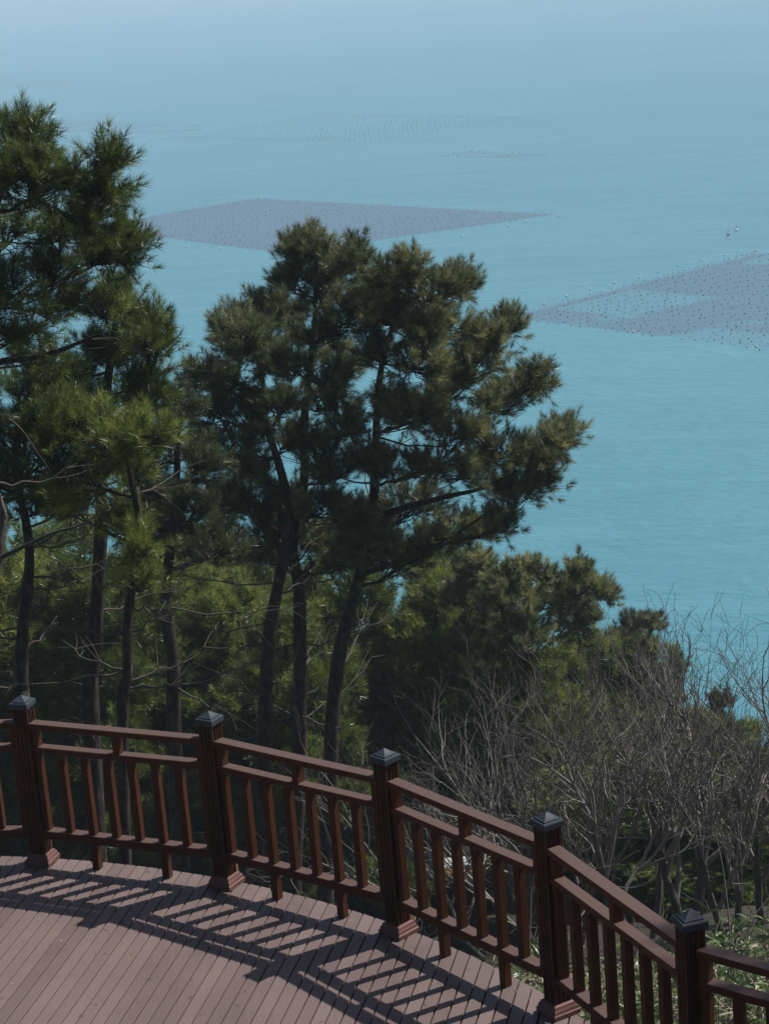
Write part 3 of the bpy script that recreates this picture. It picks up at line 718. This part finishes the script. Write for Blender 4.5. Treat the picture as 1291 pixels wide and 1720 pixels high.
# unseen dark block added behind the viewpoint to darken the railing fronts
pv_ = empty('sky_blocker', (-2, -4, 0), 'unseen dark timber block added behind the viewpoint to cut sky light', 'sky_blocker')
m = MB(); m.box((0, 0, 5.0), (22, 4.6, 10.4), bev=0.02); m.build('blocker_wall', M_under, pv_)
m = MB(); m.box((0, 0, 10.45), (23.4, 6.0, 0.5), bev=0.03); m.build('blocker_roof', M_cap, pv_)
for xx in np.arange(-9.6, 9.7, 2.4):
    for zz in (1.6, 4.9, 8.2):
        m = MB(); m.box((xx, 2.33, zz), (1.5, 0.10, 1.7), bev=0.01); f = m.build('blocker_window', M_rail, pv_)
        m = MB(); m.box((xx, 2.385, zz), (1.3, 0.02, 1.5)); m.build('blocker_pane', M_cap, f)
# bare deciduous trees
M_twig = mat_tinted('bare cherry twig', (0.075, 0.064, 0.057), (0.215, 0.197, 0.178), 0.85)
def bare(base, h, label, seed, lean=(0, 0), stems=1, r0=0.075, spread=1.0, bend=0.0):
    rng = np.random.default_rng(seed); root = empty('bare_tree', tuple(base), label, 'bare tree', 'leafless trees right of the pines')
    levels = [[] for _ in range(6)]
    def grow(p, d, L, r, lv, n):
        k = 7; P = [p]; dd = d.copy()
        for i in range(k-1):
            dd = norm(dd+rng.normal(0, 0.095+0.025*lv, 3)+np.array([0, 0, 0.06])); P.append(P[-1]+dd*L/(k-1))
        P = np.array(P); rad = np.linspace(r, r*0.55 if lv < 4 else 0.003, k); levels[lv].append((P, rad))
        if lv >= n: return
        kids = [5, 5, 4, 3, 3][lv] if lv < 5 else 0
        for c in range(kids):
            t = (0.38+0.62*(c+rng.uniform(.2, .9))/kids) if c < kids-1 else 1.0
            i = min(k-1, int(t*(k-1)+0.5)); ax = norm(P[i]-P[i-1]); a = rng.uniform(0, 6.28)
            b = norm(np.cross(ax, rng.normal(size=3))); ang = R_(rng.uniform(20, 44)) if c < kids-1 else R_(rng.uniform(5, 18))
            nd = norm(ax*math.cos(ang)+b*math.sin(ang)*spread)
            grow(P[i], nd, L*rng.uniform(0.48, 0.74), max(0.0042, rad[i]*rng.uniform(0.58, 0.8)), lv+1, n)
    for s in range(stems):
        a = 6.28*s/stems+rng.uniform(0, 1); d = norm(np.array([0.28*math.cos(a)*(stems > 1)+lean[0], 0.28*math.sin(a)*(stems > 1)+lean[1], 1.0]))
        grow(np.array([0.1*math.cos(a)*(stems > 1), 0.1*math.sin(a)*(stems > 1), -0.2]), d, h*0.46, 1.2*r0*rng.uniform(.8, 1), 0, 4)
    tb = MB(); bb = MB()
    for lv, L in enumerate(levels):
        if L: tubes(tb if lv < 1 else bb, np.array([x[0] for x in L]), np.array([x[1] for x in L]), 9 if lv < 1 else (6 if lv < 3 else 3), [1, 1, 1, 0.85, 0.1, 0][lv])
    tb.build('trunk', M_barkgrey, root, smooth=True); bb.build('branches', M_twig, root, smooth=True)
    return root
for (px, py, y, h, lb, seed, stems, r0, lean) in [
    (860, 1420, 27, 5.0, 'leftmost bare tree, its pale twigs fanning left over the third and fourth posts', 1, 2, 0.050, (-.25, 0)),
    (935, 1440, 28, 5.2, 'bare tree right behind the fourth post, forking low with upright pale twigs', 2, 2, 0.055, (0, 0)),
    (1010, 1470, 26, 4.9, 'bare tree with one dark curving trunk right of the fourth post', 3, 1, 0.065, (.05, 0)),
    (1085, 1530, 29, 5.2, 'bare tree standing left of the fifth post cap', 4, 2, 0.06, (-.1, 0)),
    (1160, 1560, 28, 4.9, 'bare tree with thick twin trunks directly behind the fifth post', 5, 2, 0.075, (0, 0)),
    (1225, 1560, 27, 4.5, 'bare tree right of the fifth post with silvery upper twigs against the sea', 6, 2, 0.06, (.05, 0)),
    (1290, 1560, 29, 4.9, 'rightmost bare tree, partly outside the right edge', 7, 2, 0.065, (0, 0)),
    (1120, 1480, 33, 5.0, 'farther bare tree seen between the bare trees by the fifth post', 8, 1, 0.06, (0, 0)),
    (900, 1400, 33, 4.6, 'farther bare tree behind the fourth post one', 9, 1, 0.06, (0, 0)),
    (805, 1480, 31, 3.8, 'small bare tree low between the third and fourth posts', 10, 1, 0.05, (.1, 0)),
]:
    p = at(px, py, y); g = float(ground_z(p[0], y)); bare((p[0], y, g), h*(1.10 if px < 1100 else 1.07), lb, seed, lean, stems, r0)

# ------------------------------------------------------------------ undergrowth
M_leaf = mat_tinted('bamboo grass leaves', (0.05, 0.085, 0.03), (0.17, 0.24, 0.075), 0.4, 0.25)
M_straw = mat_tinted('dry bamboo leaves', (0.15, 0.12, 0.08), (0.42, 0.37, 0.26), 0.7, 0.15)
def leaves(mb, P, D, L, W, rng, tint):
    """bent lance-shaped leaves: 4 verts wide in the middle"""
    n = len(P); D = norm(D); S = norm(np.cross(D, rng.normal(size=(n, 3)))); Nn = np.cross(S, D)
    L = L[:, None]; W = W[:, None]
    a = P; b = P+D*L*0.35+S*W*0.5; c = P+D*L*0.35-S*W*0.5; d = P+D*L*0.7+S*W*0.35-np.array([0, 0, .06])*L; e = P+D*L*0.7-S*W*0.35-np.array([0, 0, .06])*L; f = P+D*L-np.array([0, 0, .22])*L
    V = np.stack([a, b, c, d, e, f], 1).reshape(-1, 3); k = np.arange(n)[:, None]*6
    mb.add(V, np.concatenate([k+np.array([0, 2, 1]), k+np.array([3, 4, 5])]), np.repeat(tint, 6))
    n0 = mb.n-len(V); mb.f.append(((k+np.array([1, 2, 4, 3]))+n0, 0))
def sasa(region, count, mat, name, label, seed, hmin, hmax, dry=False):
    rng = np.random.default_rng(seed); x = rng.uniform(region[0], region[1], count); y = rng.uniform(region[2], region[3], count)
    dens = 0.5+0.5*np.sin(x*1.3+y*0.9)*np.sin(y*1.7-x*0.4); keep = rng.random(count) < 0.35+0.65*dens
    if not dry: keep &= (x-0.2*y > -3.2+rng.normal(0, .8, count))
    x, y = x[keep], y[keep]; z = ground_z(x, y); h = rng.uniform(hmin, hmax, len(x)); n = len(x)
    B = np.stack([x, y, z-0.05], 1); top = B+np.stack([rng.normal(0, .15, n), rng.normal(0, .15, n), h], 1)
    mb = MB(); tubes(mb, np.stack([B, (B+top)/2+rng.normal(0, .03, B.shape), top], 1), np.tile([0.004, 0.0035, 0.002], (n, 1)), 3, 0.4)
    m = 9; t = rng.uniform(0.25, 1.0, (n, m, 1)); P = (B[:, None]*(1-t)+top[:, None]*t).reshape(-1, 3)
    az = rng.uniform(0, 6.28, n*m); D = np.stack([np.cos(az), np.sin(az), rng.uniform(-.3, .9, n*m)], 1)
    leaves(mb, P, D, rng.uniform(0.13, 0.26, n*m), rng.uniform(0.018, 0.034, n*m)*(0.6 if dry else 1), rng, np.clip(np.repeat(rng.random(n), m)*0.5+rng.random(n*m)*0.5, 0, 1))
    tag(mb.build(name, mat), label, 'undergrowth', kind='stuff')
sasa((0.3, 9.0, 10.5, 18.0), 1700, M_leaf, 'bamboo_grass', 'green bamboo grass growing on the bank outside the railing at the right', 1, 0.3, 0.85)
sasa((-1.0, 11.0, 11.0, 24.0), 5200, M_straw, 'dry_bamboo_grass', 'straw coloured dead bamboo grass on the bank outside the railing', 2, 0.15, 0.5, True)

# low scrub and fallen twigs on the shaded forest floor
rng = np.random.default_rng(77); n = 2600
x = rng.uniform(-14, 16, n); y = rng.uniform(14, 42, n); z = ground_z(x, y); az = rng.uniform(0, 6.28, n); L = rng.uniform(0.3, 1.2, n)
q_ = ~((x/y > -0.005) & (x/y < 0.055) & (y > 17)); x, y, z, az, L = x[q_], y[q_], z[q_], az[q_], L[q_]; n = len(x)
B = np.stack([x, y, z], 1); E_ = B+np.stack([np.cos(az)*L, np.sin(az)*L, rng.uniform(0.05, 0.9, n)*L], 1)
mb = MB(); tubes(mb, bez(B, (B+E_)/2+rng.normal(0, .12, B.shape), E_, 5), np.tile(np.linspace(0.009, 0.003, 5), (n, 1)), 4)
tag(mb.build('fallen_twigs', M_dead), 'tangle of dead twigs littering the shaded forest floor below the deck', 'twigs', kind='stuff')

# ------------------------------------------------------------------ roadside things glimpsed through the railing
M_steel = mat_plain('galvanised steel', (0.72, 0.74, 0.76), 0.4, 0.15)
gy = 37.0; gz = float(ground_z(1.5, 37.0))
gr = empty('guardrail', (0, gy, gz), 'long silvery guardrail beside the road far below, seen through the balusters', 'guardrail')
for k, hz in enumerate((0.75, 0.95, 1.15, 1.35)):
    m = MB(); tubes(m, [[(xx, 0, hz) for xx in np.linspace(-22, 22, 12)]], [[0.05]*12], 8); m.build('rail', M_steel, gr, smooth=True)
pm = None
for xx in np.arange(-22, 22.1, 2.0):
    if pm is None: m = MB(); m.box((0, 0.08, 0.55), (0.09, 0.09, 1.75), bev=0.008); pm = o = m.build('guard_post', M_steel, gr)
    else: o = pm.copy(); COL.objects.link(o); o.parent = gr
    o.location = (xx, 0, 0)
p = at(772, 1448, 33.0)
sg = empty('roadside_box', (p[0], 33.0, float(ground_z(p[0], 33.0))), 'small white topped box with a yellow rim, glimpsed between balusters below', 'roadside box')
hh = p[2]-float(ground_z(p[0], 33.0)); M_yel = mat_plain('yellow paint', (0.62, 0.38, 0.03), 0.5)
m = MB(); m.box((0, 0, hh-0.12), (0.72, 0.50, 0.12), bev=0.015); m.build('rim', M_yel, sg)
m = MB(); m.box((0, 0, hh-0.02), (0.60, 0.38, 0.08), bev=0.015); m.build('lid', M_white, sg)
m = MB(); m.box((0, 0, (hh-0.19)/2), (0.55, 0.36, hh-0.19), bev=0.01); m.build('body', M_under, sg)

# bird droppings / petals on the boards and rails
rng = np.random.default_rng(5); mb = MB()
for _ in range(46):
    a = rng.uniform(0, 1.4); rr = rng.uniform(1.0, 5.9); x, y = CX+rr*math.cos(a), CY+rr*math.sin(a); s = rng.uniform(0.004, 0.010); th = np.arange(6)*math.pi/3
    V = np.array([(x+s*math.cos(t)*rng.uniform(.6, 1.3), y+s*math.sin(t)*rng.uniform(.6, 1.3), 0.004) for t in th]+[(x, y, 0.006)])
    mb.add(V, [(i, (i+1) % 6, 6) for i in range(6)])
tag(mb.build('petals', mat_plain('pale petal', (0.6, 0.56, 0.54), 0.7)), 'tiny pale petals scattered over the deck boards', 'petals', kind='stuff')

mb = MB(); n = 420; a = rng.uniform(-0.3, 1.5, n); rr = EDGE*np.sqrt(rng.uniform(0.03, 0.98, n)); x = CX+rr*np.cos(a); y = CY+rr*np.sin(a); az = rng.uniform(0, 6.28, n); L = rng.uniform(0.02, 0.05, n)
B = np.stack([x, y, np.full(n, 0.004)], 1); E_ = B+np.stack([np.cos(az)*L, np.sin(az)*L, np.full(n, 0.001)], 1); tubes(mb, np.stack([B, (B+E_)/2+np.array([0, 0, .002]), E_], 1), np.tile([0.0016, 0.0016, 0.001], (n, 1)), 3)
tag(mb.build('fallen_needles', M_oldwood), 'brown fallen pine needles sprinkled over the deck boards', 'needles', kind='stuff')
# ------------------------------------------------------------------ haze
hm = bpy.data.materials.new('sea haze'); hm.use_nodes = True; n = hm.node_tree; n.nodes.clear()
pv = n.nodes.new('ShaderNodeVolumePrincipled'); pv.inputs['Color'].default_value = (0.70, 0.86, 1.0, 1); pv.inputs['Density'].default_value = 0.00060
pv.inputs['Anisotropy'].default_value = 0.0
mo = n.nodes.new('ShaderNodeOutputMaterial'); n.links.new(pv.outputs[0], mo.inputs['Volume'])
hb = MB(); HX = 15000; hb.box((0, 7300, (SEA_Z-5+14)/2), (2*HX, 15400, 14-(SEA_Z-5)))
h = hb.build('haze', hm); tag(h, 'pale blue sea haze over the water', 'haze', kind='stuff'); h.display_type = 'WIRE'
